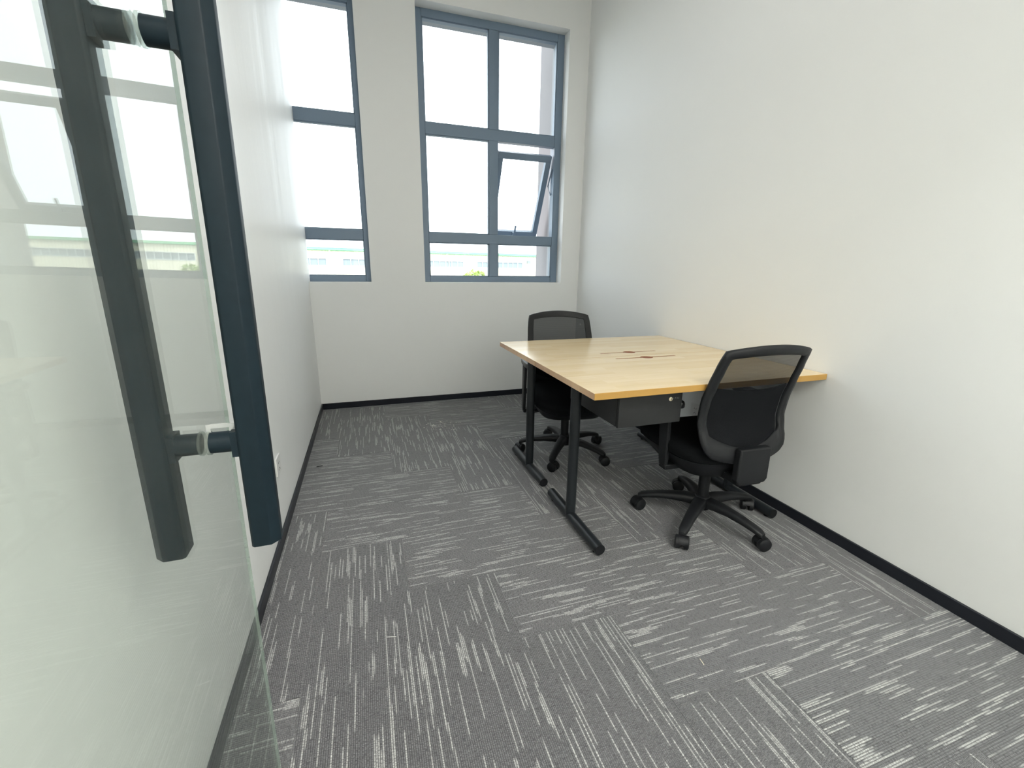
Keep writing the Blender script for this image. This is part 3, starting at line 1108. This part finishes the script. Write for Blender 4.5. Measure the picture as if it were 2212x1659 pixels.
FA = math.radians(15)
fac = empty('factory_building', (-4.28, 40.0, -4.0), FA)
tag(fac, 'long cream factory hall with green roof edge and strip windows beyond the glass', 'building')
Z0 = 4.0        # local z of world z=0
U0, U1 = -45.0, 60.0
def holes_list():
    hs = []
    for u0, u1 in WINS:
        hs.append((u0, u1))
    return hs
WZ0, WZ1 = Z0 + 1.36, Z0 + 1.92
WINS = [(-26.5, -18.5), (-17.3, -9.3), (-6.9, 1.34), (2.64, 7.9), (9.6, 14.05), (15.56, 21.1), (23.2, 29.5), (31.0, 39.0)]
clad = MB()
def ribbed(u0, u1, z0, z1):
    n = max(1, int(round((u1 - u0) / 0.25)))
    p = (u1 - u0) / n
    us, ys = [], []
    for i in range(n):
        for f, y in ((0.0, 0.0), (0.35, 0.0), (0.5, -0.045), (0.85, -0.045)):
            us.append(u0 + (i + f) * p)
            ys.append(y)
    us.append(u1)
    ys.append(0.0)
    vs = [(u, y, z0) for u, y in zip(us, ys)] + [(u, y, z1) for u, y in zip(us, ys)]
    k = len(us)
    clad.add(vs, [(i, i + 1, i + 1 + k, i + k) for i in range(k - 1)])
ribbed(U0, U1, Z0 - 4.0, WZ0)
ribbed(U0, U1, WZ1, Z0 + 2.62)
prev = U0
for u0, u1 in WINS + [(U1, U1)]:
    ribbed(prev, u0, WZ0, WZ1)
    prev = u1
clad.build('ribbed_wall', M['cladding'], fac)
MB().box((U0, 0.06, 0), (U1, 18, Z0 + 2.6)).build('wall_core', M['cladding'], fac)
MB().box((U0, -0.16, Z0 + 2.60), (U1, 0.1, Z0 + 2.80)).build('fascia', M['green'], fac)
MB().tube([(U0, -0.22, Z0 + 2.62), (U1, -0.22, Z0 + 2.62)], 0.06, 10).build('gutter', M['green'], fac, smooth=40)
rf = MB().prism([(0.0, Z0 + 2.72), (9, Z0 + 3.0), (18, Z0 + 2.72)], U0, U1, axis='x')
rf.build('roof', M['roof'], fac)
for u0, u1 in WINS:
    win = MB()
    win.box((u0 - 0.04, -0.07, WZ0 - 0.04), (u1 + 0.04, 0.05, WZ0 + 0.02))
    win.box((u0 - 0.04, -0.07, WZ1 - 0.02), (u1 + 0.04, 0.05, WZ1 + 0.04))
    n = max(1, int(round((u1 - u0) / 0.62)))
    for i in range(n + 1):
        u = u0 + (u1 - u0) * i / n
        win.box((u - 0.03, -0.06, WZ0), (u + 0.03, 0.05, WZ1))
    wo = win.build('strip_window', M['far_frame'], fac)
    for i in range(n):
        a, b = u0 + (u1 - u0) * i / n + 0.03, u0 + (u1 - u0) * (i + 1) / n - 0.03
        MB().box((a, 0.0, WZ0 + 0.02), (b, 0.03, WZ1 - 0.02)).build('pane', M['far_glass'], wo)
for u in (1.6, 12.2, -14.0):
    MB().tube([(u, -0.22, Z0 + 2.62), (u, -0.22, Z0 + 2.45), (u + 0.25, -0.12, Z0 + 2.35), (u + 0.25, -0.12, 0)], 0.045, 8).build('downpipe', M['cladding'], fac, smooth=50)
fl = MB().box((21.6, -0.35, WZ1 - 0.05), (21.95, -0.12, WZ1 + 0.22))
fl.build('floodlight', M['far_glass'], fac)

def bush(loc, size, n, label, seed, spread=0.45):
    rnd = random.Random(seed)
    b = empty('bush', loc)
    tag(b, label, 'bush', 'shrubs before the factory hall')
    tr = MB()
    for k in range(5):
        a = 2 * PI * k / 5
        tr.tube([(0.1 * math.cos(a), 0.1 * math.sin(a), 0), (size * .3 * math.cos(a), size * .3 * math.sin(a), size * 0.9), (size * .5 * math.cos(a), size * .5 * math.sin(a), size * 1.5)], [0.05, 0.035, 0.015], 6)
    tr.build('stem', M['bark'], b, smooth=60)
    vs, fs = [], []
    clumps = [(rnd.gauss(0, spread) * size, rnd.gauss(0, .3) * size, size * rnd.uniform(0.9, 2.0), size * rnd.uniform(.14, .28)) for _ in range(16)]
    for k in range(n):
        cx_, cy_, cz_, cr_ = rnd.choice(clumps)
        d = Vector((rnd.gauss(0, 1), rnd.gauss(0, 1), rnd.gauss(0, 1))).normalized() * cr_ * rnd.uniform(.6, 1.05)
        p = Vector((cx_, cy_, cz_)) + d
        s_ = rnd.uniform(.05, .10)
        e1 = Vector((rnd.gauss(0, 1), rnd.gauss(0, 1), rnd.gauss(0, 1))).normalized()
        e2 = e1.cross(Vector((rnd.gauss(0, 1), rnd.gauss(0, 1), rnd.gauss(0, 1)))).normalized()
        o = len(vs)
        vs += [p - e1 * s_, p + e2 * s_ * .5, p + e1 * s_, p - e2 * s_ * .5]
        fs.append((o, o + 1, o + 2, o + 3))
    fo = MB().add(vs, fs).build('foliage', M['leaf'], b)
    fo['kind'] = 'stuff'
bush((6.9, 30, -4.0), 2.42, 5200, 'yellow green shrub in the middle of the right window, lower panes', 1, 0.2)
bush((-1.6, 31, -4.0), 2.2, 3500, 'yellow green shrub low in the left window, beside the partition', 2)
